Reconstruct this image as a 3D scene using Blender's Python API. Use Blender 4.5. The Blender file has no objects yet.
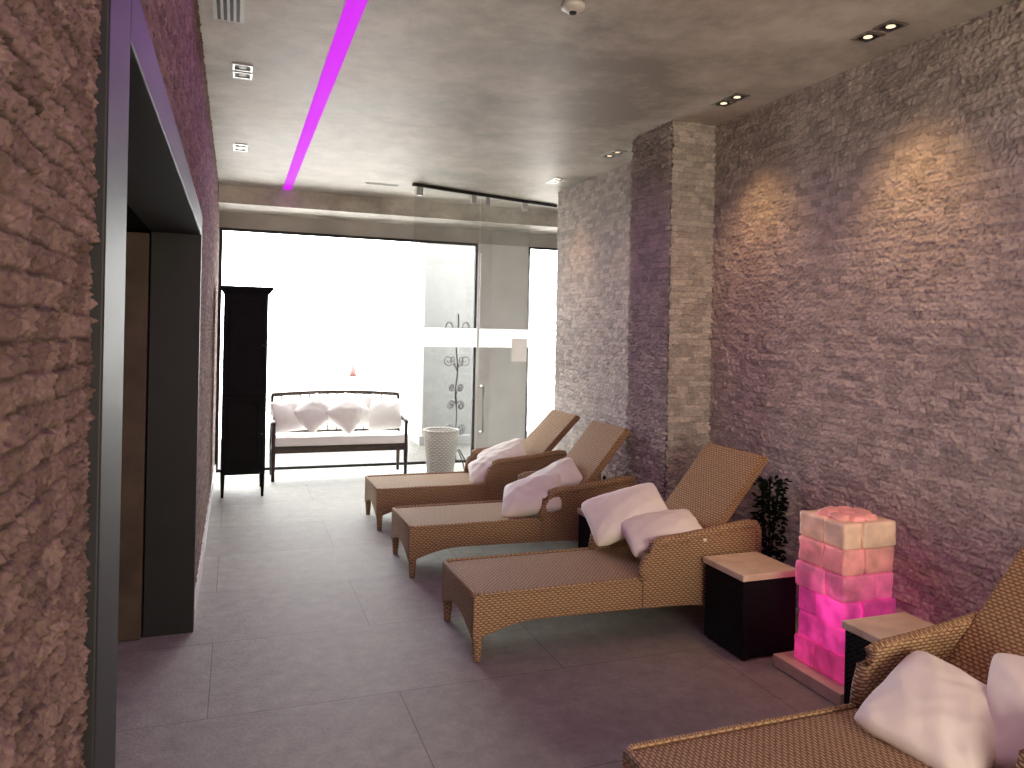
import bpy, bmesh, math, random
import numpy as np
from mathutils import Matrix, Vector, noise
random.seed(3)
C = bpy.context.scene.collection
sc = bpy.context.scene
sc.view_settings.view_transform = 'Standard'
sc.view_settings.exposure = 0.55

# ------------------------------------------------------------------ materials
def new_mat(name):
    m = bpy.data.materials.new(name); m.use_nodes = True
    nt = m.node_tree; b = nt.nodes['Principled BSDF']
    return m, nt, b
def N(nt, t, **k):
    n = nt.nodes.new(t)
    for a, v in k.items(): setattr(n, a, v)
    return n
def pm(name, c1, c2, scale=8, rough=.6, bump=.1, metal=0, detail=6, dist=.01, emis=None, estr=0, bscale=None, elow=.5, spec=.5):
    m, nt, b = new_mat(name); L = nt.links.new
    tc = N(nt, 'ShaderNodeTexCoord')
    no = N(nt, 'ShaderNodeTexNoise'); no.inputs['Scale'].default_value = scale; no.inputs['Detail'].default_value = detail
    L(tc.outputs['Object'], no.inputs['Vector'])
    cr = N(nt, 'ShaderNodeValToRGB')
    cr.color_ramp.elements[0].position = .32; cr.color_ramp.elements[1].position = .68
    cr.color_ramp.elements[0].color = (*c1, 1); cr.color_ramp.elements[1].color = (*c2, 1)
    L(no.outputs['Fac'], cr.inputs['Fac']); L(cr.outputs['Color'], b.inputs['Base Color'])
    b.inputs['Roughness'].default_value = rough; b.inputs['Metallic'].default_value = metal
    b.inputs['Specular IOR Level'].default_value = spec
    if bump:
        n2 = no
        if bscale:
            n2 = N(nt, 'ShaderNodeTexNoise'); n2.inputs['Scale'].default_value = bscale; n2.inputs['Detail'].default_value = 4
            L(tc.outputs['Object'], n2.inputs['Vector'])
        bp = N(nt, 'ShaderNodeBump'); bp.inputs['Strength'].default_value = bump; bp.inputs['Distance'].default_value = dist
        L(n2.outputs['Fac'], bp.inputs['Height']); L(bp.outputs['Normal'], b.inputs['Normal'])
    if emis:
        mr = N(nt, 'ShaderNodeMapRange'); mr.inputs[1].default_value = .35; mr.inputs[2].default_value = .65
        L(no.outputs['Fac'], mr.inputs[0])
        mx = N(nt, 'ShaderNodeMix', data_type='RGBA')
        mx.inputs[6].default_value = (*[x*elow for x in emis], 1); mx.inputs[7].default_value = (*emis, 1)
        L(mr.outputs[0], mx.inputs[0]); L(mx.outputs[2], b.inputs['Emission Color'])
        b.inputs['Emission Strength'].default_value = estr
    return m

def stone_mat(name, dark, lite, joint=(.06, .05, .045), bs=.8):
    m, nt, b = new_mat(name); L = nt.links.new
    at = N(nt, 'ShaderNodeAttribute', attribute_name='tone')
    tc = N(nt, 'ShaderNodeTexCoord')
    n1 = N(nt, 'ShaderNodeTexNoise'); n1.inputs['Scale'].default_value = 30; n1.inputs['Detail'].default_value = 10; n1.inputs['Roughness'].default_value = .72
    L(tc.outputs['Object'], n1.inputs['Vector'])
    ad = N(nt, 'ShaderNodeMath', operation='MULTIPLY_ADD'); ad.inputs[1].default_value = .36
    L(at.outputs['Fac'], ad.inputs[0])
    ml = N(nt, 'ShaderNodeMath', operation='MULTIPLY'); ml.inputs[1].default_value = .64
    L(n1.outputs['Fac'], ml.inputs[0]); L(ml.outputs[0], ad.inputs[2])
    cr = N(nt, 'ShaderNodeValToRGB'); e = cr.color_ramp.elements
    e[0].position = .2; e[0].color = (*dark, 1); e[1].position = .85; e[1].color = (*lite, 1)
    L(ad.outputs[0], cr.inputs['Fac'])
    jt = N(nt, 'ShaderNodeAttribute', attribute_name='joint')
    mx = N(nt, 'ShaderNodeMix', data_type='RGBA'); mx.inputs[7].default_value = (*joint, 1)
    L(jt.outputs['Fac'], mx.inputs[0]); L(cr.outputs['Color'], mx.inputs[6]); L(mx.outputs[2], b.inputs['Base Color'])
    b.inputs['Roughness'].default_value = .88
    b.inputs['Specular IOR Level'].default_value = .15
    n2 = N(nt, 'ShaderNodeTexNoise'); n2.inputs['Scale'].default_value = 70; n2.inputs['Detail'].default_value = 10; n2.inputs['Roughness'].default_value = .8
    L(tc.outputs['Object'], n2.inputs['Vector'])
    bp = N(nt, 'ShaderNodeBump'); bp.inputs['Strength'].default_value = bs; bp.inputs['Distance'].default_value = .006
    L(n2.outputs['Fac'], bp.inputs['Height']); L(bp.outputs['Normal'], b.inputs['Normal'])
    return m

def wicker_mat(name, lite, dark, pu=.030, pv=.011):
    m, nt, b = new_mat(name); L = nt.links.new
    def M(op, a, bb=None, c=None):
        n = N(nt, 'ShaderNodeMath', operation=op)
        for i, v in enumerate((a, bb, c)):
            if v is None: continue
            if isinstance(v, (int, float)): n.inputs[i].default_value = v
            else: L(v, n.inputs[i])
        return n.outputs[0]
    uv = N(nt, 'ShaderNodeTexCoord'); sp = N(nt, 'ShaderNodeSeparateXYZ'); L(uv.outputs['UV'], sp.inputs[0])
    u, v = sp.outputs[0], sp.outputs[1]
    vv = M('DIVIDE', v, pv); row = M('FLOOR', vv)
    ph = M('MULTIPLY', M('FLOORED_MODULO', row, 2.0), .5)
    uu = M('ADD', M('DIVIDE', u, pu), ph)
    su = M('MULTIPLY_ADD', M('SINE', M('MULTIPLY', uu, 2*math.pi)), .5, .5)
    sv = M('SINE', M('MULTIPLY', M('FRACT', vv), math.pi))
    h = M('MULTIPLY', M('MULTIPLY_ADD', su, .75, .25), sv)
    no = N(nt, 'ShaderNodeTexNoise'); no.inputs['Scale'].default_value = 60
    L(uv.outputs['UV'], no.inputs['Vector'])
    hf = M('ADD', h, M('MULTIPLY_ADD', no.outputs['Fac'], .5, -.25))
    cr = N(nt, 'ShaderNodeValToRGB'); e = cr.color_ramp.elements
    e[0].position = .05; e[0].color = (*dark, 1); e[1].position = .65; e[1].color = (*lite, 1)
    L(hf, cr.inputs['Fac']); L(cr.outputs['Color'], b.inputs['Base Color'])
    b.inputs['Roughness'].default_value = .7
    b.inputs['Specular IOR Level'].default_value = .15
    bp = N(nt, 'ShaderNodeBump'); bp.inputs['Strength'].default_value = .8; bp.inputs['Distance'].default_value = .005
    L(h, bp.inputs['Height']); L(bp.outputs['Normal'], b.inputs['Normal'])
    return m

def glass_mat(name, tint=(.97, .98, .98), rf=.10, fr=.5):
    m, nt, b = new_mat(name); L = nt.links.new
    nt.nodes.remove(b); out = nt.nodes['Material Output']
    tr = N(nt, 'ShaderNodeBsdfTransparent'); tr.inputs[0].default_value = (*tint, 1)
    gl = N(nt, 'ShaderNodeBsdfGlossy'); gl.inputs['Roughness'].default_value = .02
    lw = N(nt, 'ShaderNodeLayerWeight'); lw.inputs[0].default_value = .12
    mu = N(nt, 'ShaderNodeMath', operation='MULTIPLY_ADD'); mu.inputs[1].default_value = fr; mu.inputs[2].default_value = rf*.3
    L(lw.outputs['Fresnel'], mu.inputs[0])
    mx = N(nt, 'ShaderNodeMixShader'); L(mu.outputs[0], mx.inputs[0]); L(tr.outputs[0], mx.inputs[1]); L(gl.outputs[0], mx.inputs[2])
    L(mx.outputs[0], out.inputs[0]); return m
def frost_mat(name):
    m, nt, b = new_mat(name); L = nt.links.new
    nt.nodes.remove(b); out = nt.nodes['Material Output']
    tr = N(nt, 'ShaderNodeBsdfTransparent')
    df = N(nt, 'ShaderNodeBsdfDiffuse'); df.inputs[0].default_value = (.8, .8, .8, 1)
    tl = N(nt, 'ShaderNodeBsdfTranslucent'); tl.inputs[0].default_value = (.85, .85, .85, 1)
    no = N(nt, 'ShaderNodeTexNoise'); no.inputs['Scale'].default_value = 200
    m1 = N(nt, 'ShaderNodeMixShader'); L(df.outputs[0], m1.inputs[1]); L(tl.outputs[0], m1.inputs[2]); m1.inputs[0].default_value = .75
    m2 = N(nt, 'ShaderNodeMixShader'); L(tr.outputs[0], m2.inputs[1]); L(m1.outputs[0], m2.inputs[2])
    mp = N(nt, 'ShaderNodeMapRange'); mp.inputs[3].default_value = .6; mp.inputs[4].default_value = .8
    L(no.outputs['Fac'], mp.inputs[0]); L(mp.outputs[0], m2.inputs[0])
    L(m2.outputs[0], out.inputs[0]); return m

def floor_mat():
    m, nt, b = new_mat('floor_tile'); L = nt.links.new
    tc = N(nt, 'ShaderNodeTexCoord'); mp = N(nt, 'ShaderNodeMapping'); mp.inputs['Location'].default_value = (.08+.82*11, -.16+.82*10, 0)
    L(tc.outputs['Object'], mp.inputs[0])
    br = N(nt, 'ShaderNodeTexBrick', offset=0.5); br.inputs['Scale'].default_value = 1
    br.inputs['Brick Width'].default_value = 1.64; br.inputs['Row Height'].default_value = .82
    br.inputs['Mortar Size'].default_value = .0035; br.inputs['Mortar Smooth'].default_value = .6
    br.inputs['Color1'].default_value = (.285, .278, .252, 1); br.inputs['Color2'].default_value = (.32, .312, .284, 1)
    br.inputs['Mortar'].default_value = (.15, .147, .135, 1)
    L(mp.outputs[0], br.inputs['Vector'])
    no = N(nt, 'ShaderNodeTexNoise'); no.inputs['Scale'].default_value = 9; no.inputs['Detail'].default_value = 14; no.inputs['Roughness'].default_value = .85
    L(tc.outputs['Object'], no.inputs['Vector'])
    mr = N(nt, 'ShaderNodeMapRange'); mr.inputs[1].default_value = .3; mr.inputs[2].default_value = .7; mr.inputs[3].default_value = .62; mr.inputs[4].default_value = 1.32
    L(no.outputs['Fac'], mr.inputs[0])
    mx = N(nt, 'ShaderNodeVectorMath', operation='SCALE'); L(br.outputs['Color'], mx.inputs[0]); L(mr.outputs[0], mx.inputs['Scale'])
    L(mx.outputs[0], b.inputs['Base Color'])
    r2 = N(nt, 'ShaderNodeMapRange'); r2.inputs[3].default_value = .56; r2.inputs[4].default_value = .76
    L(no.outputs['Fac'], r2.inputs[0]); L(r2.outputs[0], b.inputs['Roughness'])
    b.inputs['Specular IOR Level'].default_value = .4
    n3 = N(nt, 'ShaderNodeTexNoise'); n3.inputs['Scale'].default_value = 60; n3.inputs['Detail'].default_value = 8
    L(tc.outputs['Object'], n3.inputs['Vector'])
    sb = N(nt, 'ShaderNodeMath', operation='MULTIPLY_ADD'); sb.inputs[1].default_value = -.2
    L(br.outputs['Fac'], sb.inputs[0]); L(n3.outputs['Fac'], sb.inputs[2])
    bp = N(nt, 'ShaderNodeBump'); bp.inputs['Strength'].default_value = .5; bp.inputs['Distance'].default_value = .004
    L(sb.outputs[0], bp.inputs['Height']); L(bp.outputs['Normal'], b.inputs['Normal'])
    return m

def ceiling_mat():
    m, nt, b = new_mat('ceiling_plaster'); L = nt.links.new
    tc = N(nt, 'ShaderNodeTexCoord')
    n1 = N(nt, 'ShaderNodeTexNoise'); n1.inputs['Scale'].default_value = 1.15; n1.inputs['Detail'].default_value = 13; n1.inputs['Roughness'].default_value = .70; n1.inputs['Distortion'].default_value = .15
    L(tc.outputs['Object'], n1.inputs['Vector'])
    cr = N(nt, 'ShaderNodeValToRGB'); e = cr.color_ramp.elements
    e[0].position = .40; e[0].color = (.31, .285, .25, 1); e[1].position = .60; e[1].color = (.62, .58, .52, 1)
    L(n1.outputs['Fac'], cr.inputs['Fac']); L(cr.outputs['Color'], b.inputs['Base Color'])
    mr = N(nt, 'ShaderNodeMapRange'); mr.inputs[3].default_value = .4; mr.inputs[4].default_value = .65
    L(n1.outputs['Fac'], mr.inputs[0]); L(mr.outputs[0], b.inputs['Roughness'])
    bp = N(nt, 'ShaderNodeBump'); bp.inputs['Strength'].default_value = .12; bp.inputs['Distance'].default_value = .015
    L(n1.outputs['Fac'], bp.inputs['Height']); L(bp.outputs['Normal'], b.inputs['Normal'])
    return m

def emit_mat(name, col, s):
    m, nt, b = new_mat(name); L = nt.links.new
    b.inputs['Base Color'].default_value = (0.01, 0.01, 0.01, 1); b.inputs['Roughness'].default_value = .9
    no = N(nt, 'ShaderNodeTexNoise'); no.inputs['Scale'].default_value = 3
    mr = N(nt, 'ShaderNodeMapRange'); mr.inputs[3].default_value = s*.9; mr.inputs[4].default_value = s*1.1
    L(no.outputs['Fac'], mr.inputs[0]); L(mr.outputs[0], b.inputs['Emission Strength'])
    b.inputs['Emission Color'].default_value = (*col, 1)
    return m

STONE_R = stone_mat('split_stone', (.31, .28, .265), (.70, .625, .58), (.19, .165, .155), .7)
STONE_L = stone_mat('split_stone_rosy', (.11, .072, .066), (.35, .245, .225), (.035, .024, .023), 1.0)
WICK = wicker_mat('honey_wicker', (.54, .37, .225), (.15, .085, .045), .030, .012)
WICKB = wicker_mat('honey_wicker_back', (.45, .29, .165), (.14, .075, .038), .026, .011)
WICKW = wicker_mat('white_wicker', (.8, .78, .74), (.4, .38, .35), .05, .02)
WICKD = wicker_mat('black_wicker', (.010, .011, .013), (.003, .003, .004))
FLOOR = floor_mat(); CEIL = ceiling_mat()
LINEN = pm('white_linen', (.82, .79, .75), (.89, .86, .82), 6, .85, .2, dist=.003, bscale=35, spec=.2)
LINENW = pm('bright_white_linen', (.90, .90, .88), (.94, .94, .92), 6, .85, .15, dist=.003, bscale=35, spec=.2)
BLACK = pm('black_satin_frame', (.006, .007, .009), (.011, .012, .015), 5, .55, .03, spec=.35)
MATTEB = pm('corridor_shade_black', (.006, .006, .007), (.010, .010, .011), 5, .9, .02, spec=.1)  # near-black colour stands in for the unlit corridor recess
DWOOD = pm('dark_stained_wood', (.018, .010, .007), (.045, .024, .015), 14, .4, .08, dist=.003)
CABM = pm('black_painted_wood', (.004, .004, .005), (.007, .007, .008), 9, .7, .05, dist=.003, spec=.15)
OAK = pm('light_wood', (.62, .52, .37), (.80, .69, .52), 9, .5, .08, dist=.003)
DOORW = pm('brown_door_wood', (.055, .038, .03), (.09, .065, .05), 6, .6, .05, spec=.2)
PIERM = pm('pier_plaster', (.55, .54, .53), (.62, .61, .60), 3, .8, .03)
COLM = pm('exterior_render', (.16, .16, .158), (.165, .165, .163), 1, .9, 0)
BASEB = pm('baseboard_white', (.5, .48, .48), (.58, .56, .56), 4, .5, .02)
GREYP = pm('grey_plaster', (.34, .32, .30), (.46, .43, .40), 2, .7, .05)
TERR = pm('terrace_tiles_shaded', (.036, .032, .029), (.044, .040, .036), 3, .8, .05)  # base colour darkened to stand for shade near the window
PALE = pm('pale_paving', (.6, .58, .55), (.7, .68, .65), 1, .9, .02)
METAL = pm('brushed_metal', (.45, .45, .46), (.6, .6, .6), 20, .3, .02, metal=1)
DMET = pm('dark_metal', (.03, .03, .03), (.06, .055, .05), 20, .4, .05, metal=.8)
IRON = pm('wrought_iron', (.012, .011, .010), (.03, .027, .024), 30, .5, .1, dist=.002)
GLASS = glass_mat('clear_glass', fr=.15); GLASSD = glass_mat('partition_glass', (.95, .96, .955), .2, .30); FROST = frost_mat('frosted_film')
GLASSW = glass_mat('bronze_tinted_glass', (.80, .73, .64), .1, .3)  # tint warms and dims fill light from the added rear opening
LED = emit_mat('magenta_led', (.48, .006, .62), 1.0)
LENS = emit_mat('lamp_lens', (1, .78, .5), 1.0)
WPLAS = pm('white_plastic', (.6, .6, .58), (.68, .68, .66), 10, .4, .01)
PAPER = pm('white_paper', (.93, .93, .92), (.96, .96, .95), 10, .7, .01)
LEAF = pm('dark_leaf', (.003, .007, .004), (.007, .015, .007), 12, .8, .1, spec=.15)
POT = pm('dark_pot', (.02, .018, .017), (.035, .03, .03), 10, .5, .05)
RED = pm('red_plastic', (.09, .03, .03), (.10, .035, .035), 5, .5, 0)

# ------------------------------------------------------------------ mesh helpers
def box_uv(me):
    uvl = me.uv_layers.new(name='UVMap') if not me.uv_layers else me.uv_layers[0]
    for p in me.polygons:
        n = p.normal; a = [abs(n.x), abs(n.y), abs(n.z)]; k = a.index(max(a))
        for li in p.loop_indices:
            co = me.vertices[me.loops[li].vertex_index].co
            if k == 2: uvl.data[li].uv = (co.y, co.x)
            elif k == 1: uvl.data[li].uv = (co.x, co.z)
            else: uvl.data[li].uv = (co.y, co.z)
def obj_from_bm(name, bm, mat, parent=None, loc=(0, 0, 0), smooth=False, bevel=0, uv=True):
    me = bpy.data.meshes.new(name)
    bmesh.ops.recalc_face_normals(bm, faces=bm.faces[:])
    bm.to_mesh(me); bm.free()
    if smooth:
        for p in me.polygons: p.use_smooth = True
    if mat: me.materials.append(mat)
    me.update()
    if uv: box_uv(me)
    o = bpy.data.objects.new(name, me); C.objects.link(o); o.location = loc
    if parent: o.parent = parent
    if bevel:
        md = o.modifiers.new('bevel', 'BEVEL'); md.width = bevel; md.segments = 3; md.limit_method = 'ANGLE'; md.angle_limit = .7
    return o
def add_box(bm, x0, x1, y0, y1, z0, z1, M=None):
    vs = [bm.verts.new((x, y, z)) for x in (x0, x1) for y in (y0, y1) for z in (z0, z1)]
    for f in ((0,1,3,2),(4,6,7,5),(0,4,5,1),(2,3,7,6),(0,2,6,4),(1,5,7,3)): bm.faces.new([vs[i] for i in f])
    if M: bmesh.ops.transform(bm, matrix=M, verts=vs)
    return vs
def box(name, x0, x1, y0, y1, z0, z1, mat, parent=None, bevel=0, M=None):
    bm = bmesh.new(); add_box(bm, x0, x1, y0, y1, z0, z1, M)
    return obj_from_bm(name, bm, mat, parent, bevel=bevel)
def prism(bm, pts, axis, a, b):
    def P(p, t): return (p[0], t, p[1]) if axis == 'y' else (t, p[0], p[1])
    A = [bm.verts.new(P(p, a)) for p in pts]; B = [bm.verts.new(P(p, b)) for p in pts]
    bm.faces.new(A); bm.faces.new(B[::-1]); n = len(pts)
    for i in range(n): bm.faces.new((A[i], A[(i+1) % n], B[(i+1) % n], B[i]))
def tube(bm, pts, rad, seg=8):
    pts = [Vector(p) for p in pts]; rings = []
    for i, p in enumerate(pts):
        t = (pts[min(i+1, len(pts)-1)]-pts[max(i-1, 0)]).normalized()
        a = Vector((0, 0, 1)) if abs(t.z) < .9 else Vector((1, 0, 0))
        n1 = t.cross(a).normalized(); n2 = t.cross(n1)
        r = rad[i] if isinstance(rad, (list, tuple)) else rad
        rings.append([bm.verts.new(p + n1*math.cos(2*math.pi*k/seg)*r + n2*math.sin(2*math.pi*k/seg)*r) for k in range(seg)])
    for i in range(len(rings)-1):
        for k in range(seg): bm.faces.new((rings[i][k], rings[i][(k+1) % seg], rings[i+1][(k+1) % seg], rings[i+1][k]))
    bm.faces.new(rings[0]); bm.faces.new(rings[-1])
def lathe(bm, prof, seg=32):
    rings = [[bm.verts.new((r*math.cos(2*math.pi*k/seg), r*math.sin(2*math.pi*k/seg), z)) for k in range(seg)] for r, z in prof]
    for i in range(len(rings)-1):
        for k in range(seg): bm.faces.new((rings[i][k], rings[i][(k+1) % seg], rings[i+1][(k+1) % seg], rings[i+1][k]))
    return rings
def empty(name, loc, label, cat, rotz=0, group=None):
    e = bpy.data.objects.new(name, None); e.empty_display_size = .1; C.objects.link(e)
    e.location = loc; e.rotation_euler = (0, 0, rotz); tag(e, label, cat, group); return e
def tag(o, label, cat, group=None):
    o['label'] = label; o['category'] = cat
    if group: o['group'] = group
def struct(o, label=None, cat=None):
    o['kind'] = 'structure'
    o['label'] = label or o.name.replace('_', ' '); o['category'] = cat or o.name.split('_')[0].split('.')[0]
    return o
def dup(src, loc, label=None, rotz=None):
    n = src.copy(); C.objects.link(n); n.location = loc
    if rotz is not None: n.rotation_euler = (0, 0, rotz)
    if label: n['label'] = label
    for ch in list(src.children):
        c = ch.copy(); C.objects.link(c); c.parent = n
        for g in list(ch.children):
            gg = g.copy(); C.objects.link(gg); gg.parent = c
    return n

# ------------------------------------------------------------------ stone walls
def vnoise(S, Z, freq, seed):
    rng = np.random.RandomState(seed)
    G = rng.rand(256, 256)
    x = S*freq+1000.3; y = Z*freq+1000.7
    xi = np.floor(x).astype(int); yi = np.floor(y).astype(int); fx = x-xi; fy = y-yi
    fx = fx*fx*(3-2*fx); fy = fy*fy*(3-2*fy)
    g = lambda a, b: G[a % 256, b % 256]
    return (g(xi, yi)*(1-fx)+g(xi+1, yi)*fx)*(1-fy)+(g(xi, yi+1)*(1-fx)+g(xi+1, yi+1)*fx)*fy
def facets(S, Z, fs, fz, seed):
    rng = np.random.RandomState(seed); G = rng.rand(256, 256, 5)
    x = S*fs+1000.3+.3*vnoise(S, Z, 30, seed+9); y = Z*fz+1000.7+.3*vnoise(S, Z, 30, seed+10)
    xi = np.floor(x).astype(int); yi = np.floor(y).astype(int)
    best = np.full(x.shape, 1e9); out = np.zeros(x.shape)
    for a in (-1, 0, 1):
        for b in (-1, 0, 1):
            q = G[(xi+a) % 256, (yi+b) % 256]
            dx = x-(xi+a+q[..., 0]); dy = y-(yi+b+q[..., 1]); dd = dx*dx+dy*dy
            h = (q[..., 2]-.5)+dx*(q[..., 3]-.5)*1.8+dy*(q[..., 4]-.5)*1.8
            m = dd < best; best = np.where(m, dd, best); out = np.where(m, h, out)
    return out
def stone_wall(name, patches, mat, depth=.022, rowh=.055, seed=0, rough=1.0, wr=(.05, .16), jd=.5, fsc=1.0):
    allv, allf, tones, joints = [], [], [], []; base = 0
    for (o, u, Ln, z0, z1, n, step, s0) in patches:
        ns = max(2, int(Ln/step))+1; nz = max(2, int((z1-z0)/min(step, .008)))+1
        s = np.linspace(0, Ln, ns); z = np.linspace(z0, z1, nz)
        Sg, Zg = np.meshgrid(s+s0, z)
        H = np.zeros_like(Sg); T = np.zeros_like(Sg); J = np.zeros_like(Sg)
        jw = vnoise(Sg, Zg, 20, seed+50)*.008-.004
        zw = vnoise(Sg, Zg, 12, seed+60)*.007-.0035
        Zr = Zg+zw
        R = np.floor(Zr/rowh).astype(int)
        rmin, rmax = R.min(), R.max()
        for r in range(rmin, rmax+1):
            rng = np.random.RandomState(seed*1000+r+77)
            edges = np.cumsum(rng.uniform(wr[0], wr[1], 400))-6; vals = rng.rand(401); sl = rng.uniform(-1, 1, 401)
            m = R == r
            if not m.any(): continue
            si = Sg[m]+jw[m]; zz = Zr[m]-r*rowh
            idx = np.clip(np.searchsorted(edges, si), 1, 399)
            de = np.minimum(si-edges[idx-1], edges[idx]-si)
            dz = np.minimum(zz, rowh-zz)
            d = np.minimum(de*1.3+.001, dz+.0005)
            k = np.clip(d/.006, 0, 1); k = k*k*(3-2*k)
            H[m] = depth*(.25+.75*(.35+.65*k)*(.20+.80*vals[idx])) + depth*.6*sl[idx]*(zz/rowh-.5)*k
            T[m] = vals[np.clip(idx+1, 0, 400)]; J[m] = (1-k)*jd*(.3+.7*vals[idx])
        H += rough*depth*(.10*(vnoise(Sg, Zg, 16, seed+1)-.5)+.42*facets(Sg, Zg, 30*fsc, 40*fsc, seed+2)+.60*facets(Sg, Zg, 60*fsc, 80*fsc, seed+3)+.42*facets(Sg, Zg, 125, 155, seed+4))
        H = np.maximum(H, 0)
        o = np.array(o, float); u = np.array(u, float); n = np.array(n, float)
        V = o[None, None, :]+(Sg-s0)[..., None]*u+H[..., None]*n; V[..., 2] = Zg + o[2]
        allv.append(V.reshape(-1, 3)); tones.append(T.ravel()); joints.append(J.ravel())
        ii = (np.arange(nz-1)[:, None]*ns+np.arange(ns-1)[None, :]).ravel()+base
        f = np.stack([ii, ii+1, ii+1+ns, ii+ns], 1)
        if np.dot(np.cross(u, (0, 0, 1)), n) < 0: f = f[:, ::-1]
        allf.append(f); base += ns*nz
    V = np.concatenate(allv).astype(np.float32); F = np.concatenate(allf).astype(np.int32)
    me = bpy.data.meshes.new(name)
    me.vertices.add(len(V)); me.vertices.foreach_set('co', V.ravel())
    me.loops.add(F.size); me.loops.foreach_set('vertex_index', F.ravel())
    me.polygons.add(len(F)); me.polygons.foreach_set('loop_start', np.arange(0, F.size, 4, dtype=np.int32))
    me.update(calc_edges=True); me.validate()
    for nm, arr in (('tone', tones), ('joint', joints)):
        a = me.attributes.new(nm, 'FLOAT', 'POINT'); a.data.foreach_set('value', np.concatenate(arr).astype(np.float32))
    me.materials.append(mat)
    ob = bpy.data.objects.new(name, me); C.objects.link(ob)
    struct(ob, 'rough split-face stone cladding in narrow courses', 'wall'); return ob

HC = 3.17
XL = -.205; XR = 3.21
Y1 = (0, 1, 0); X1 = (1, 0, 0)
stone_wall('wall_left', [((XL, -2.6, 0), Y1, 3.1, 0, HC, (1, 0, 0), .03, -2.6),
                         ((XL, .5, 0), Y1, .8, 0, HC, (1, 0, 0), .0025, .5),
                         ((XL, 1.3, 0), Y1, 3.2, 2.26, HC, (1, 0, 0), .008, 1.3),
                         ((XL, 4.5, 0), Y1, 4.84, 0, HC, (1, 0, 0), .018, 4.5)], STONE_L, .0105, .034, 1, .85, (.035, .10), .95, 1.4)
stone_wall('wall_right', [((XR, -2.6, 0), Y1, 4.4, 0, HC, (-1, 0, 0), .03, -2.6),
                          ((XR, 1.8, 0), Y1, 2.84, 0, HC, (-1, 0, 0), .0062, 1.8),
                          ((XR, 5.17, 0), Y1, 2.28, 0, HC, (-1, 0, 0), .010, 5.17)], STONE_R, .0090, .042, 5, 1.2, (.04, .13), .38)
stone_wall('wall_pillar', [((2.853, 4.638, 0), X1, .367, 0, HC, (0, -1, 0), .0050, 2.9),
                           ((2.853, 4.622, 0), Y1, .568, 0, HC, (-1, 0, 0), .0062, 4.6)], STONE_R, .017, .042, 9, 1.6, (.04, .13), .6)
struct(box('wall_pillar_core', 2.86, 3.4, 4.644, 5.18, 0, HC, GREYP), 'masonry core of the stone pillar', 'wall')
struct(box('wall_right_core', 3.215, 3.45, -2.7, 7.46, 0, HC+.1, GREYP), 'masonry behind stone cladding', 'wall')
struct(box('wall_left_core', -.42, -.21, -2.7, 1.3, 0, HC+.1, GREYP), 'masonry behind stone cladding', 'wall')
struct(box('wall_left_upper_core', -.42, -.21, 1.3, 4.5, 2.26, HC+.1, GREYP), 'masonry above doorway', 'wall')
struct(box('wall_left_far_core', -.42, -.21, 4.5, 9.4, 0, HC+.1, GREYP), 'masonry behind stone cladding', 'wall')
struct(box('floor', -2.2, 4.8, -2.7, 9.36, -.1, 0, FLOOR), 'large dark grey stone-look floor tiles', 'floor')
# ceiling with LED slot
LX0, LX1 = .450, .542
struct(box('ceiling', -2.2, LX0, -2.7, 8.64, HC, HC+.15, CEIL), 'mottled taupe plaster ceiling', 'ceiling')
struct(box('ceiling', LX1, 4.8, -2.7, 8.64, HC, HC+.15, CEIL), 'mottled taupe plaster ceiling', 'ceiling')
struct(box('ceiling', LX0, LX1, -2.7, 8.64, HC+.05, HC+.15, CEIL), 'plaster ceiling slot above light strip', 'ceiling')
struct(box('ceiling', -2.2, 4.8, 8.64, 9.45, 2.98, HC+.15, CEIL), 'lower taupe plaster ceiling by window', 'ceiling')
struct(box('ceiling', -1.65, -.43, .95, 4.95, 2.16, 2.30, MATTEB), 'lowered corridor ceiling, blackened for the unlit recess', 'ceiling')
led = box('led_strip_light', LX0+.001, LX1-.001, -2.4, 8.62, HC-.004, HC+.049, LED); tag(led, 'long glowing magenta LED strip recessed in the ceiling', 'strip light')
# back wall
YB = 9.32; YT = YB+.055
struct(box('wall_back', -.42, 4.8, YB, YT, 2.80, 3.1, GREYP), 'plaster lintel above glazing', 'wall')
struct(box('wall_back', -.42, -.19, YB, YT, 0, 2.8, GREYP), 'plaster reveal beside glazing', 'wall')
struct(box('wall_back', 2.90, 3.60, YB, YT, 0, 2.8, PIERM), 'pale plaster pier between windows', 'wall')
struct(box('wall_back', 4.35, 4.8, YB, YT, 0, 2.8, GREYP), 'plaster wall beside glazing', 'wall')
struct(box('wall_side', 4.7, 4.8, 7.46, 9.4, 0, 3.2, GREYP), 'plaster side wall of the entrance bay', 'wall')
struct(box('wall_return', 3.45, 4.8, 7.36, 7.46, 0, HC, GREYP), 'plaster return wall', 'wall')
# rear wall behind the camera, with an opening added for fill light
struct(box('wall_rear', -.42, .2, -2.7, -2.6, 0, HC, GREYP)); struct(box('wall_rear', 3.0, 3.45, -2.7, -2.6, 0, HC, GREYP))
struct(box('wall_rear', .2, 3.0, -2.7, -2.6, 2.7, HC, GREYP)); struct(box('wall_rear', .2, 3.0, -2.7, -2.6, 0, .4, GREYP))
struct(box('fill_window', .2, 3.0, -2.66, -2.65, .4, 2.7, GLASSW), 'warm-tinted glazing of added rear fill opening', 'window')
# corridor behind doorway
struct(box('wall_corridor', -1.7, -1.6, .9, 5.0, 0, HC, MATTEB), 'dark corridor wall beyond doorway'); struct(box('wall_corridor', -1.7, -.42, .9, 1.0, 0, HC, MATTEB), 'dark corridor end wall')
struct(box('wall_corridor', -1.7, -.42, 4.9, 5.0, 0, HC, MATTEB), 'dark corridor end wall')

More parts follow.
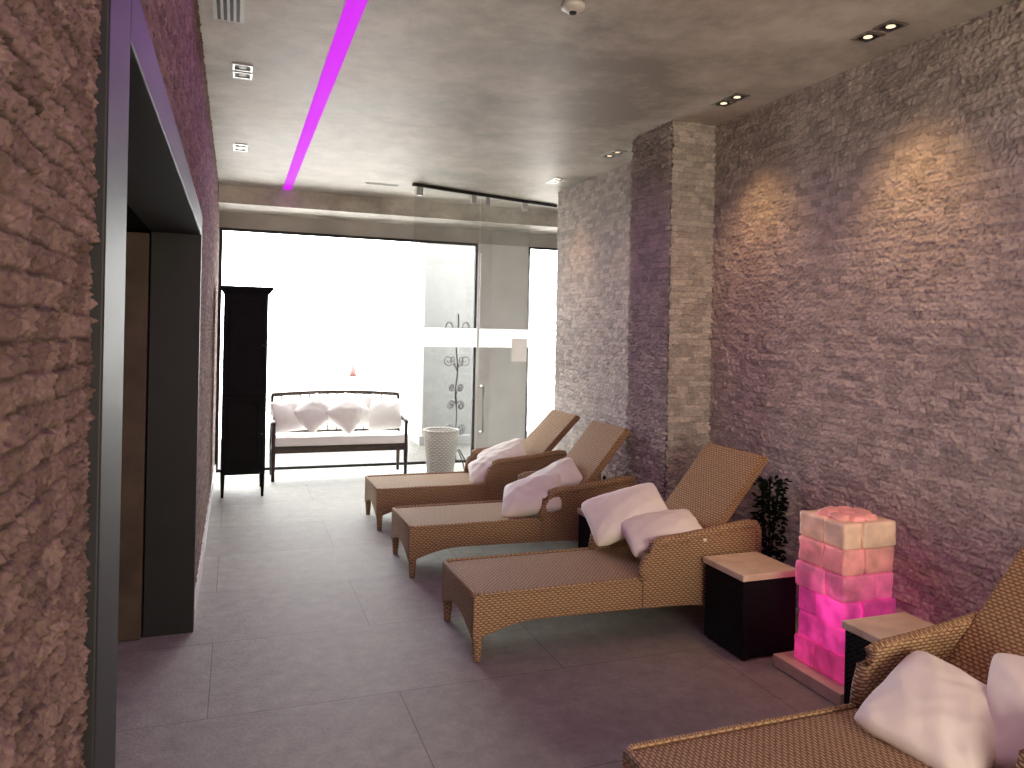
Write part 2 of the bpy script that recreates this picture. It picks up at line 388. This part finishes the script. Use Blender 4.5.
def window(name, x0, x1, z1, fw=.038):
    bm = bmesh.new()
    add_box(bm, x0, x1, YB-.012, YB+.03, z1-fw, z1); add_box(bm, x0, x1, YB-.012, YB+.03, 0, fw)
    add_box(bm, x0, x0+fw, YB-.012, YB+.03, fw, z1-fw); add_box(bm, x1-fw, x1, YB-.012, YB+.03, fw, z1-fw)
    f = struct(obj_from_bm(name, bm, BLACK), 'floor-to-ceiling window in slim black frame', 'window')
    g = box('glass_pane', x0+fw, x1-fw, YB+.010, YB+.018, fw, z1-fw, GLASS, f)
window('window_1', -.19, 2.90, 2.80, .032); window('window_2', 3.60, 4.35, 2.80, .025)

# portal / doorway
PX = -.182
bm = bmesh.new()
add_box(bm, -.43, PX, 1.255, 1.48, 0, 2.27)
add_box(bm, -.43, PX, 1.48, 4.44, 2.15, 2.27)
add_box(bm, -.43, PX, 4.44, 4.51, 0, 2.27)
struct(obj_from_bm('trim_1', bm, BLACK, bevel=.004), 'deep satin-black portal frame around doorway', 'door frame')
d = struct(box('door_1', -1.2, -.435, 4.40, 4.45, .01, 2.14, DOORW, bevel=.004), 'brown wooden door standing open', 'door')
box('door_edge_strip', -.575, -.560, 4.385, 4.40, .01, 2.14, METAL, d)
struct(box('baseboard_left', -.205, -.180, 4.52, 9.3, 0, .09, BASEB), 'pale skirting strip along stone wall', 'baseboard')

# ------------------------------------------------------------------ lounger
def lounger():
    e = empty('sun_lounger', (0, 0, 0), 'honey-coloured woven wicker lounger with raised backrest', 'lounger', group='wicker loungers along the stone wall')
    W = .31
    bm = bmesh.new(); add_box(bm, .012, 1.36, -W+.02, W-.02, .285, .338)
    obj_from_bm('seat', bm, WICK, e, bevel=.012)
    def zb(x):
        if x < .35: return .105+.08*math.sin(math.pi/2*x/.35)
        if x < 1.2: return .185-.015*(x-.35)/.85
        t = min(1, (x-1.2)/.35); return .17-.05*t
    xs = [i*.05 for i in range(0, 34)]
    bm = bmesh.new()
    for sy in (-1, 1):
        pts = [(x, zb(x)) for x in xs]+[(1.65, .33), (0, .33)]
        prism(bm, pts, 'y', sy*W, sy*(W-.028))
    ys = [(-W+.028)+i*(2*W-.056)/14 for i in range(15)]
    prism(bm, [(y, .105+.075*math.cos(y/(W-.028)*math.pi/2)) for y in ys]+[(W-.028, .33), (-W+.028, .33)], 'x', 0, .028)
    prism(bm, [(-W+.028, .2), (W-.028, .2), (W-.028, .3), (-W+.028, .3)], 'x', 1.62, 1.65)
    obj_from_bm('skirt', bm, WICK, e, bevel=.008)
    bm = bmesh.new()
    tube(bm, [(1.66, -W+.008, .334), (.03, -W+.008, .334), (.008, -W+.03, .334), (.008, W-.03, .334), (.03, W-.008, .334), (1.66, W-.008, .334)], .013)
    obj_from_bm('edge_roll', bm, WICK, e, smooth=True)
    for lx in (.03, 1.5):
        for sy in (-1, 1):
            bm = bmesh.new()
            tube(bm, [(lx, sy*(W-.025), .17), (lx, sy*(W-.025), .1), (lx, sy*(W-.025), .02), (lx, sy*(W-.025), .0)], [.030, .026, .020, .019], 12)
            obj_from_bm('leg', bm, WICK, e, smooth=True)
    for sy in (-1, 1):
        bm = bmesh.new()
        top = [(.955, .33), (.965, .40), (.985, .47), (1.015, .515), (1.06, .53), (1.2, .54), (1.35, .555), (1.5, .575), (1.62, .59), (1.68, .585), (1.70, .55), (1.70, .40), (1.68, .13)]
        bot = [(1.5, .125), (1.3, .165), (1.1, .175), (.955, .178)]
        prism(bm, top+bot, 'y', sy*(W+.012), sy*(W-.03))
        bmesh.ops.triangulate(bm, faces=[f for f in bm.faces if len(f.verts) > 4])
        a = obj_from_bm('armrest', bm, WICK, e, bevel=.006)
        bm = bmesh.new(); tube(bm, [(x, sy*(W-.004), z) for x, z in top[:12]], .028, 10)
        obj_from_bm('armrest_roll', bm, WICK, a, smooth=True)
    bm = bmesh.new()
    c = [(1.22, .325), (1.36, .46), (1.50, .62), (1.63, .78), (1.735, .91), (1.775, .955)]
    up = [(x-.018, z+.02) for x, z in c]; dn = [(x+.022, z-.018) for x, z in c]
    prism(bm, up+[(1.80, .955)]+dn[::-1], 'y', -W+.028, W-.028)
    b = obj_from_bm('backrest', bm, WICKB, e, bevel=.012)
    for sy in (-.2, .2):
        bm = bmesh.new(); tube(bm, [(1.50, sy, .60), (1.53, sy, .30)], .012)
        obj_from_bm('backrest_strut', bm, DMET, e, smooth=True)
    return e
L3 = lounger(); L3.location = (1.145, 3.93, 0)
L2 = dup(L3, (1.12, 5.31, 0)); L1 = dup(L3, (1.125, 6.58, 0)); L4 = dup(L3, (1.185, 1.84, 0))
for ch in L2.children:
    if ch.name.split('.')[0] == 'backrest': ch.location = (-.125, 0, -.01)
for Lx in (L1, L4):
    for ch in Lx.children:
        if ch.name.split('.')[0] == 'backrest':
            h = Vector((1.22, 0, .325))
            ch.matrix_basis = Matrix.Translation(h)@Matrix.Rotation(math.radians(5), 4, 'Y')@Matrix.Translation(-h)
L3['label'] = 'honey wicker lounger with two pillows, beside glowing lamp'
L2['label'] = 'honey wicker lounger with two pillows beside stone pillar'
L1['label'] = 'honey wicker lounger with cushions by the glass partition'
L4['label'] = 'honey wicker lounger with rumpled pillows beside wood-topped table'

# ------------------------------------------------------------------ pillows
def pillow_mesh(name, w, h, t, seed, n=34, bend=0.0, wf=1.0):
    rng = random.Random(seed); ph = [rng.uniform(0, 6.28) for _ in range(8)]
    bm = bmesh.new()
    for side in (1, -1):
        g = []
        for i in range(n+1):
            r = []
            for j in range(n+1):
                u = -1+2*i/n; v = -1+2*j/n
                u = math.sin(u*math.pi/2)*.35+u*.65; v = math.sin(v*math.pi/2)*.35+v*.65
                x = w/2*u*(1-.05*(1-v*v)*abs(u)); y = h/2*v*(1-.05*(1-u*u)*abs(v))
                cc = (abs(u)*abs(v))**5; x *= 1-.08*cc; y *= 1-.08*cc
                e = max(0, (1-u*u)*(1-v*v))
                z = side*t/2*e**.38*(1+.08*math.sin(3*u+ph[0])*math.cos(2.5*v+ph[1]))
                wr = .007*math.sin(9*u+4*v+ph[2]+2*math.sin(3*v+ph[5]))+.005*math.sin(-7*u+11*v+ph[3])+.004*math.sin(15*u+3*math.sin(5*v)+ph[4])
                z += wf*wr*e**.3*side*(.6+.4*abs(u))
                z += wf*.005*math.sin(14*math.atan2(1.05-abs(v), 1.05-abs(u)))*min(1, e*4)*(abs(u)*abs(v))**.8
                z -= bend*(u*u*.6+v*v*.4)*.5
                z += .010*math.sin(2*u+ph[6])*v
                r.append(bm.verts.new((x, y, z)))
            g.append(r)
        for i in range(n):
            for j in range(n): bm.faces.new((g[i][j], g[i+1][j], g[i+1][j+1], g[i][j+1]))
    bmesh.ops.remove_doubles(bm, verts=bm.verts[:], dist=.0004)
    return bm
def pillow(loc, w, h, t, seed, nrm, ax, spin=0, label='white linen cushion', bend=0.03, group=None):
    bm = pillow_mesh('p', w, h, t, seed, bend=bend, wf=.6)
    Z = Vector(nrm).normalized(); X = Vector(ax); X = (X-Z*X.dot(Z)).normalized(); Y = Z.cross(X)
    R = Matrix((X, Y, Z)).transposed().to_4x4()
    o = obj_from_bm('cushion', bm, LINEN, smooth=True, uv=False)
    o.matrix_world = Matrix.Translation(loc)@R@Matrix.Rotation(math.radians(spin), 4, 'Z')
    tag(o, label, 'cushion', group); return o
G = 'white cushions on the loungers'
pillow((2.22, 4.04, .600), .50, .35, .17, 1, (-.38, -.46, .80), (.85, -.35, .34), 4, 'large white linen cushion leaning on a wicker backrest', group=G)
pillow((2.32, 3.79, .545), .46, .33, .15, 2, (-.22, -.30, .92), (.85, -.25, .24), 2, 'white linen cushion lying low beside a wicker armrest', group=G)
pillow((2.06, 5.17, .475), .46, .36, .16, 3, (-.45, -.36, .80), (.9, -.3, .1), -6, 'white linen cushion propped on wicker lounger by armrest', group=G)
pillow((2.26, 5.30, .55), .48, .34, .14, 4, (-.50, -.25, .85), (.9, -.2, .3), 0, 'white linen cushion lying against lounger backrest', group=G)
pillow((2.18, 6.46, .455), .44, .34, .15, 5, (-.45, -.36, .80), (.75, -.3, .35), 0, 'white linen cushion on wicker lounger by glass partition', group=G)
pillow((2.32, 6.60, .53), .48, .34, .14, 6, (-.5, -.25, .8), (.9, -.3, .3), 0, 'white linen cushion against upright wicker backrest', group=G)
pillow((2.22, 1.87, .425), .44, .40, .15, 7, (-.24, -.28, .92), (.85, -.2, .1), 28, 'rumpled white linen cushion on lounger seat', group=G)
pillow((2.43, 1.67, .475), .44, .36, .15, 8, (-.48, -.20, .84), (.8, .2, .3), 14, 'white linen cushion leaning on lounger backrest', group=G)

# ------------------------------------------------------------------ side tables
def side_table(loc, label):
    e = empty('side_table', loc, label, 'table', group='black wicker side tables with wooden tops')
    s = .17
    bm = bmesh.new(); add_box(bm, -s, s, -s, s, .012, .41); obj_from_bm('body', bm, WICKD, e, bevel=.012)
    bm = bmesh.new(); add_box(bm, -s-.008, s+.008, -s-.008, s+.008, .41, .445); obj_from_bm('table_top', bm, OAK, e, bevel=.006)
    for sx in (-1, 1):
        for sy in (-1, 1):
            bm = bmesh.new(); lathe(bm, [(.001, 0), (.014, 0), (.014, .013), (.001, .013)], 10); obj_from_bm('foot', bm, DMET, e, loc=(sx*.14, sy*.14, 0))
    return e
side_table((2.63, 3.40, 0), 'black wicker cube table with light wooden top beside lamp')
side_table((2.66, 2.41, 0), 'black wicker cube table with wooden top beside lounger')
side_table((2.44, 4.64, 0), 'black wicker cube table tucked between two loungers')

# ------------------------------------------------------------------ salt lamp
sl = empty('salt_block_lamp', (2.815, 2.92, 0), 'glowing magenta salt-brick column lamp on pale wooden base', 'lamp')
bm = bmesh.new(); add_box(bm, -.225, .225, -.225, .225, 0, .03); add_box(bm, -.23, .23, -.23, .23, .03, .062)
obj_from_bm('base', bm, OAK, sl, bevel=.004)
cols = [((1, .05, .30), .50, (.62, .16, .27)), ((1, .05, .36), .60, (.62, .16, .32)), ((1, .045, .38), .52, (.62, .16, .32)), ((1, .08, .34), .36, (.70, .30, .35)),
        ((1, .13, .24), .22, (.82, .46, .40)), ((1, .30, .20), .10, (.86, .68, .54))]
rr = random.Random(5)
SM = {}
for r in range(6):
    for v in range(3):
        em, es, bc = cols[r]
        f = (.55, .9, 1.25)[v]
        SM[r, v] = pm('salt_brick_%d_%d' % (r, v), tuple(x*.65 for x in bc), bc, 9, .4, .5, dist=.015, emis=em, estr=es*f, elow=.38)
hb = .123
def brick(name, x0, x1, y0, y1, z0, z1, mat, parent, seed):
    bm = bmesh.new(); add_box(bm, x0, x1, y0, y1, z0, z1)
    bmesh.ops.subdivide_edges(bm, edges=bm.edges[:], cuts=9, use_grid_fill=True)
    r = .012
    for v in bm.verts:
        q = Vector((min(max(v.co.x, x0+r), x1-r), min(max(v.co.y, y0+r), y1-r), min(max(v.co.z, z0+r), z1-r)))
        dd = v.co-q
        if dd.length > 0: v.co = q+dd.normalized()*r*(.9 if dd.length <= r*1.01 else 1.0)
        nz = noise.noise_vector(v.co*18+Vector((seed*3.1, 0, 0)))*.006+noise.noise_vector(v.co*50+Vector((seed, 5, 0)))*.002
        nz.z *= .4; v.co += nz
    return obj_from_bm(name, bm, mat, parent, smooth=True)
cnt = 0
for r in range(6):
    sx_ = rr.uniform(-.05, .05); sy_ = rr.uniform(-.05, .05)
    for ix in (0, 1):
        for iy in (0, 1):
            sh = rr.uniform(-.006, .008)
            x0 = -.155-sh if ix == 0 else sx_+.0005; x1 = sx_-.0005 if ix == 0 else .155+sh
            y0 = -.155-sh if iy == 0 else sy_+.0005; y1 = sy_-.0005 if iy == 0 else .155+sh
            cnt += 1
            brick('salt_brick', x0, x1, y0, y1, .062+r*hb, .062+(r+1)*hb+.001, SM[r, rr.choice([0, 1, 1, 2])], sl, cnt)
for k in range(8):
    bm = bmesh.new(); R0 = rr.uniform(.048, .062); bmesh.ops.create_icosphere(bm, subdivisions=3, radius=R0)
    for v in bm.verts: v.co += noise.noise_vector(v.co*30+Vector((k*4, 0, 0)))*.016; v.co.z *= .42
    a = k*2*math.pi/7; R = .075 if k < 7 else 0
    obj_from_bm('salt_rock', bm, SM[4, k % 2], sl, loc=(R*math.cos(a), R*math.sin(a), .062+6*hb+.004), smooth=True)

# ------------------------------------------------------------------ plant
pl = empty('potted_plant', (3.06, 3.78, 0), 'dark leafy plant in dark pot beside lounger head', 'plant')
bm = bmesh.new(); lathe(bm, [(.001, 0), (.085, 0), (.105, .26), (.112, .27), (.095, .27), (.09, .24), (.001, .24)], 24); obj_from_bm('pot', bm, POT, pl, smooth=True)
bm = bmesh.new(); rp = random.Random(8)
for k in range(420):
    a = rp.uniform(0, 6.28); z = rp.uniform(.28, .80); rad = rp.uniform(.01, .085); ln = rp.uniform(.03, .055)
    M = Matrix.Translation((rad*math.cos(a), rad*math.sin(a), z))@Matrix.Rotation(a+rp.uniform(-1, 1), 4, 'Z')@Matrix.Rotation(rp.uniform(-1.1, .5), 4, 'Y')@Matrix.Rotation(rp.uniform(-1, 1), 4, 'X')
    p = [(0, 0, 0), (ln*.4, .012, .006), (ln*.8, .009, 0), (ln, 0, -.01), (ln*.8, -.009, 0), (ln*.4, -.012, .006)]
    vs = [bm.verts.new(M@Vector(q)) for q in p]
    for v in vs: v.co.x = min(v.co.x, .12)
    bm.faces.new((vs[0], vs[1], vs[2], vs[3])); bm.faces.new((vs[0], vs[3], vs[4], vs[5]))
for k in range(6):
    a = k; tube(bm, [(0, 0, .24), (.03*math.cos(a), .03*math.sin(a), .5), (.06*math.cos(a), .06*math.sin(a), .78)], .004, 5)
f = obj_from_bm('foliage', bm, LEAF, pl); f['kind'] = 'stuff'

# ------------------------------------------------------------------ cabinet
cb = empty('tall_cabinet', (.095, 8.12, 0), 'tall narrow black wooden cabinet on slim legs', 'cabinet')
box('body', -.205, .205, -.26, .26, .22, 2.0, CABM, cb, bevel=.006)
bm = bmesh.new(); add_box(bm, -.22, .23, -.28, .28, 2.0, 2.025); add_box(bm, -.235, .25, -.30, .30, 2.025, 2.06); obj_from_bm('cornice', bm, CABM, cb, bevel=.008)
for sx in (-.185, .185):
    for sy in (-.24, .24):
        bm = bmesh.new(); tube(bm, [(sx, sy, .23), (sx, sy, .12), (sx, sy, 0)], [.022, .018, .013], 10); obj_from_bm('leg', bm, CABM, cb, smooth=True)
for z0, z1 in ((.26, .98), (1.0, 1.97)):
    bm = bmesh.new(); add_box(bm, -.19, .19, -.278, -.26, z0, z1); 
    dd = obj_from_bm('door', bm, CABM, cb, bevel=.004)
    bm = bmesh.new()
    for a in ((-.15, .15, z0+.05, z0+.07), (-.15, .15, z1-.07, z1-.05), (-.15, -.13, z0+.07, z1-.07), (.13, .15, z0+.07, z1-.07)): add_box(bm, a[0], a[1], -.287, -.278, a[2], a[3])
    obj_from_bm('door_moulding', bm, CABM, dd, bevel=.003)
    bm = bmesh.new(); bmesh.ops.create_uvsphere(bm, u_segments=12, v_segments=8, radius=.010); obj_from_bm('knob', bm, DMET, dd, loc=(.165, -.289, (z0+z1)/2), smooth=True)

# ------------------------------------------------------------------ bench
be = empty('wooden_bench', (1.135, 8.82, 0), 'dark wooden slatted bench with curved top rail and armrests', 'bench')
hw = .75
for sx in (-1, 1):
    x = sx*(hw-.025)
    bm = bmesh.new(); tube(bm, [(x, -.23, 0), (x, -.23, .3), (x, -.23, .62)], [.018, .025, .022], 10); obj_from_bm('leg', bm, DWOOD, be, smooth=True)
    bm = bmesh.new(); tube(bm, [(x, .20, 0), (x, .20, .4), (x, .25, .90)], [.018, .024, .02], 10); obj_from_bm('leg', bm, DWOOD, be, smooth=True)
    bm = bmesh.new(); tube(bm, [(x, .235, .66), (x, .1, .655), (x, -.1, .635), (x, -.22, .63), (x, -.27, .615)], [.02, .024, .024, .026, .018], 10); obj_from_bm('armrest', bm, DWOOD, be, smooth=True)
bm = bmesh.new()
pts = [(-hw+.02+i*(2*hw-.04)/20, .25, .90+.028*math.sin(math.pi*i/20)) for i in range(21)]
tube(bm, pts, .024, 10); obj_from_bm('top_rail', bm, DWOOD, be, smooth=True)
bm = bmesh.new(); add_box(bm, -hw+.03, hw-.03, .20, .23, .46, .50); obj_from_bm('lower_rail', bm, DWOOD, be)
for i in range(1, 14):
    x = -hw+.02+i*(2*hw-.04)/14
    bm = bmesh.new(); tube(bm, [(x, .217, .48), (x, .248, .90+.028*math.sin(math.pi*i/14))], .009, 8); obj_from_bm('back_spindle', bm, DWOOD, be, smooth=True)
for i in range(6): box('seat_slat', -hw+.03, hw-.03, -.235+i*.075, -.235+i*.075+.06, .355, .375, DWOOD, be, bevel=.004)
bm = bmesh.new()
add_box(bm, -hw+.03, hw-.03, -.24, -.215, .30, .355); add_box(bm, -hw+.03, hw-.03, .19, .21, .30, .355)
add_box(bm, -hw+.015, -hw+.035, -.22, .2, .30, .355); add_box(bm, hw-.035, hw-.015, -.22, .2, .30, .355)
obj_from_bm('seat_frame', bm, DWOOD, be)
bm = bmesh.new(); add_box(bm, -.71, .71, -.25, .19, 0, .095)
bmesh.ops.subdivide_edges(bm, edges=bm.edges[:], cuts=8, use_grid_fill=True)
for v in bm.verts: v.co.z += .006*math.sin(v.co.x*13)*math.cos(v.co.y*9)*(v.co.z > .05)
o = obj_from_bm('bench_cushion', bm, LINENW, loc=(1.135, 8.82, .378), smooth=True, bevel=.02); tag(o, 'long white seat pad covering the wooden bench', 'cushion')
G2 = 'white cushions along the bench'
for k, (x, y, z, w, sp, yaw, lean) in enumerate([(.60, 8.90, .68, .42, 6, 10, 62), (.86, 8.83, .71, .40, 42, -6, 58), (1.22, 8.80, .71, .42, 46, 6, 56), (1.66, 8.88, .68, .42, 4, -12, 60), (1.44, 8.96, .72, .38, 12, 8, 66)]):
    bm = pillow_mesh('p', w, w*.94, .18, 20+k, n=24, wf=.35)
    o = obj_from_bm('cushion', bm, LINENW, smooth=True, uv=False)
    o.matrix_world = Matrix.Translation((x, y, z))@Matrix.Rotation(math.radians(yaw), 4, 'Z')@Matrix.Rotation(math.radians(lean), 4, 'X')@Matrix.Rotation(math.radians(sp), 4, 'Z')
    tag(o, 'square white cushion leaning on the bench back', 'cushion', G2)

# ------------------------------------------------------------------ basket
bk = empty('wicker_basket', (2.25, 8.50, 0), 'tapered whitewashed wicker basket standing on the tiles', 'basket')
bm = bmesh.new(); rings = lathe(bm, [(.001, .005), (.15, .005), (.155, .02), (.17, .2), (.19, .4), (.205, .52), (.19, .52), (.175, .4), (.15, .05), (.001, .05)], 40)
obj_from_bm('body', bm, WICKW, bk, smooth=True)
bm = bmesh.new()
tube(bm, [((.2+.004*math.sin(k*3))*math.cos(k*2*math.pi/48), (.2+.004*math.sin(k*3))*math.sin(k*2*math.pi/48), .525) for k in range(49)], .014, 8)
obj_from_bm('rim', bm, WICKW, bk, smooth=True)

# ------------------------------------------------------------------ coat stand
cs = empty('coat_stand', (2.50, 8.78, 0), 'wrought-iron coat stand with scrolled hooks and feet', 'coat stand')
bm = bmesh.new(); tube(bm, [(.012*math.cos(t*.9), .012*math.sin(t*.9), .12+t*.08) for t in range(23)], .009, 8); obj_from_bm('pole', bm, IRON, cs, smooth=True)
def spiral(a, cx, cz, R, turns, start, sgn=1, n=22):
    out = []
    for t in range(n):
        q = t/(n-1); r = R*(1-.8*q); th = start+sgn*q*turns*2*math.pi
        rr_ = cx+r*math.cos(th); out.append((rr_*math.cos(a), rr_*math.sin(a), cz+r*math.sin(th)))
    return out
for k in range(4):
    a = k*math.pi/2+.4
    bm = bmesh.new(); tube(bm, [(0, 0, .22), (.06*math.cos(a), .06*math.sin(a), .25), (.14*math.cos(a), .14*math.sin(a), .14), (.19*math.cos(a), .19*math.sin(a), .03), (.22*math.cos(a), .22*math.sin(a), .009), (.245*math.cos(a), .245*math.sin(a), .03)], .008, 8)
    obj_from_bm('foot', bm, IRON, cs, smooth=True)
    for z, R in ((1.32, .07), (1.72, .09)):
        bm = bmesh.new(); tube(bm, [(0, 0, z-.12)]+spiral(a+z, R+.04, z, R, 1.4, math.pi*1.15, 1), .0055, 6); obj_from_bm('hook', bm, IRON, cs, smooth=True)
    for z, R, sg in ((.50, .07, 1), (.78, .06, -1), (1.0, .05, 1)):
        bm = bmesh.new(); tube(bm, [(0, 0, z-.1*sg)]+spiral(a, R+.02, z, R, 1.5, math.pi*(1.1 if sg > 0 else .9), sg), .005, 6); obj_from_bm('scroll', bm, IRON, cs, smooth=True)

# ------------------------------------------------------------------ glass partition
ang = math.atan2(.55, 1.81)
gp = empty('glass_partition', (1.69, 7.63, 0), 'frameless glass door partition with frosted band and top rail', 'glass door', rotz=ang)
box('top_rail', -.02, 1.88, -.02, .02, HC-.035, HC-.002, DMET, gp, bevel=.003)
box('glass_panel', 0, .80, -.006, .006, .03, HC-.035, GLASSD, gp)
dl = box('door_leaf', .83, 1.50, -.006, .006, .02, HC-.05, GLASSD, gp)
box('frosted_band', 0.0, .80, -.009, -.0065, 1.50, 1.70, FROST, gp)
box('frosted_band', .83, 1.50, -.009, -.0065, 1.50, 1.70, FROST, dl)
bm = bmesh.new(); tube(bm, [(.87, -.006, 1.08), (.87, -.05, 1.08), (.87, -.05, .58), (.87, -.006, .58)], .012); obj_from_bm('handle', bm, METAL, dl, smooth=True)
for x in (.06, .72, .9, 1.42): box('clamp', x-.03, x+.03, -.015, .015, 3.05, 3.13, METAL, gp)
n_ = box('paper_notice', 1.27, 1.48, -.013, -.0105, 1.34, 1.60, PAPER, gp)

# ------------------------------------------------------------------ ceiling fittings
def downlight(loc, label, lens=True):
    e = empty('recessed_downlight', loc, label, 'ceiling light', group='twin recessed ceiling spotlights')
    for yc in (-.07, .07):
        bm = bmesh.new()
        for a in ((-.055, .055, yc-.055, yc-.043), (-.055, .055, yc+.043, yc+.055), (-.055, -.043, yc-.043, yc+.043), (.043, .055, yc-.043, yc+.043)): add_box(bm, a[0], a[1], a[2], a[3], -.008, 0)
        obj_from_bm('bezel', bm, METAL, e)
        box('reflector', -.043, .043, yc-.043, yc+.043, -.003, -.0005, BLACK, e)
        bm = bmesh.new(); bmesh.ops.create_cone(bm, cap_ends=True, segments=16, radius1=.022, radius2=.02, depth=.003)
        obj_from_bm('lens', bm, LENS if lens else WPLAS, e, loc=(0, yc, -.0045))
    return e
warm = (1, .58, .24)
def spot(name, loc, tgt, energy, size, col, blend=.7, rad=.03):
    l = bpy.data.lights.new(name, 'SPOT'); l.energy = energy; l.spot_size = math.radians(size); l.spot_blend = blend; l.color = col; l.shadow_soft_size = rad
    o = bpy.data.objects.new(name, l); C.objects.link(o); o.location = loc
    o.rotation_euler = (Vector(tgt)-Vector(loc)).to_track_quat('-Z', 'Y').to_euler(); return o
for y, en in ((-.6, 20), (1.1, 20), (2.89, 28), (4.08, 24), (5.67, 8), (6.88, 14)):  # first two, out of view, are added for bounce fill
    downlight((2.93, y, HC), 'twin square recessed spotlight washing the stone wall')
    spot('wall_spot_light', (2.76, y, HC-.09), (3.14, y, 1.6), en, 80, warm, 1.0, .09)
for y in (.75, 2.76, 4.77, 6.78):
    downlight((.01, y, HC), 'twin square recessed spotlight, unlit', False)
vt = empty('air_vent', (-.06, 3.84, HC), 'small slotted white air vent in ceiling', 'vent')
bm = bmesh.new(); add_box(bm, -.07, .07, -.17, .17, -.008, 0); obj_from_bm('frame', bm, WPLAS, vt)
for k in range(4): box('slot', -.052+k*.029, -.052+k*.029+.016, -.155, .155, -.011, -.0085, BLACK, vt)
sd = empty('smoke_detector', (1.43, 3.20, HC), 'round white smoke detector on the ceiling', 'smoke detector')
bm = bmesh.new(); lathe(bm, [(.001, -.035), (.03, -.035), (.045, -.022), (.055, -.018), (.055, 0), (.001, 0)], 28); obj_from_bm('housing', bm, WPLAS, sd, smooth=True)
bm = bmesh.new(); lathe(bm, [(.001, -.042), (.016, -.042), (.018, -.035), (.001, -.035)], 16); obj_from_bm('sensor', bm, BLACK, sd)
sv = empty('slot_diffuser', (1.39, 7.85, HC), 'narrow slot air diffuser in ceiling', 'vent')
bm = bmesh.new(); add_box(bm, -.17, .17, -.03, .03, -.006, 0); obj_from_bm('frame', bm, WPLAS, sv)
bm = bmesh.new(); add_box(bm, -.16, .16, -.012, .012, -.009, -.0065); obj_from_bm('slot', bm, BLACK, sv)

# ------------------------------------------------------------------ exterior
struct(box('floor_terrace', -12, 16, 9.37, 12.2, -.12, -.02, TERR), 'beige terrace paving outside window, colour darkened for shade', 'terrace')
struct(box('floor_forecourt', -60, 60, 12.2, 90, -.12, -.03, PALE), 'sunlit pale forecourt', 'pavement')
bm = bmesh.new(); add_box(bm, 2.62, 3.4, 11.0, 11.45, -.03, 4.0); add_box(bm, 2.57, 3.45, 10.95, 11.5, -.03, .12)
o = obj_from_bm('exterior_column', bm, COLM, bevel=.01); tag(o, 'white rendered square column on the terrace', 'column')
e = empty('traffic_cone', (4.06, 28, -.03), 'small faded red cone on the forecourt', 'cone')
bm = bmesh.new(); lathe(bm, [(.001, .03), (.13, .03), (.03, .55), (.001, .56)], 16); obj_from_bm('body', bm, RED, e, smooth=True)
box('base', -.17, .17, -.17, .17, 0, .04, RED, e)

# ------------------------------------------------------------------ lights
w = bpy.data.worlds.new('World'); sc.world = w; w.use_nodes = True
nt = w.node_tree; bg = nt.nodes['Background']; bg.inputs[1].default_value = 11.0; bg.inputs[0].default_value = (1, .99, .96, 1)
def portal(loc, sx, sz, rx):
    l = bpy.data.lights.new('window_portal', 'AREA'); l.shape = 'RECTANGLE'; l.size = sx; l.size_y = sz
    l.cycles.is_portal = True
    o = bpy.data.objects.new('window_portal', l); C.objects.link(o); o.location = loc; o.rotation_euler = (math.radians(rx), 0, 0)
portal((1.35, YB+.08, 1.4), 3.1, 2.8, -90)
portal((4.0, YB+.08, 1.4), .8, 2.8, -90)
portal((1.6, -2.72, 1.55), 2.8, 2.3, 90)  # sky portal for the added rear fill opening
mag = (.70, .18, 1.0)
for k in range(8):
    y = -1.8+k*1.25
    spot('strip_glow', (.495, y, HC-.012), (.495, y, 0), 7.0, 172, mag, .3, .02)

# ------------------------------------------------------------------ camera
cam = bpy.data.cameras.new('Camera'); co = bpy.data.objects.new('Camera', cam); C.objects.link(co)
cam.sensor_width = 36; cam.lens = 760/1024*36; cam.shift_y = -50/1024; cam.clip_start = .02
M = Matrix.Rotation(math.radians(-20), 4, 'Z')@Matrix.Rotation(math.radians(90), 4, 'X')@Matrix.Rotation(math.radians(1.2), 4, 'Z')
co.matrix_world = Matrix.Translation((0, 0, 1.65))@M
sc.camera = co
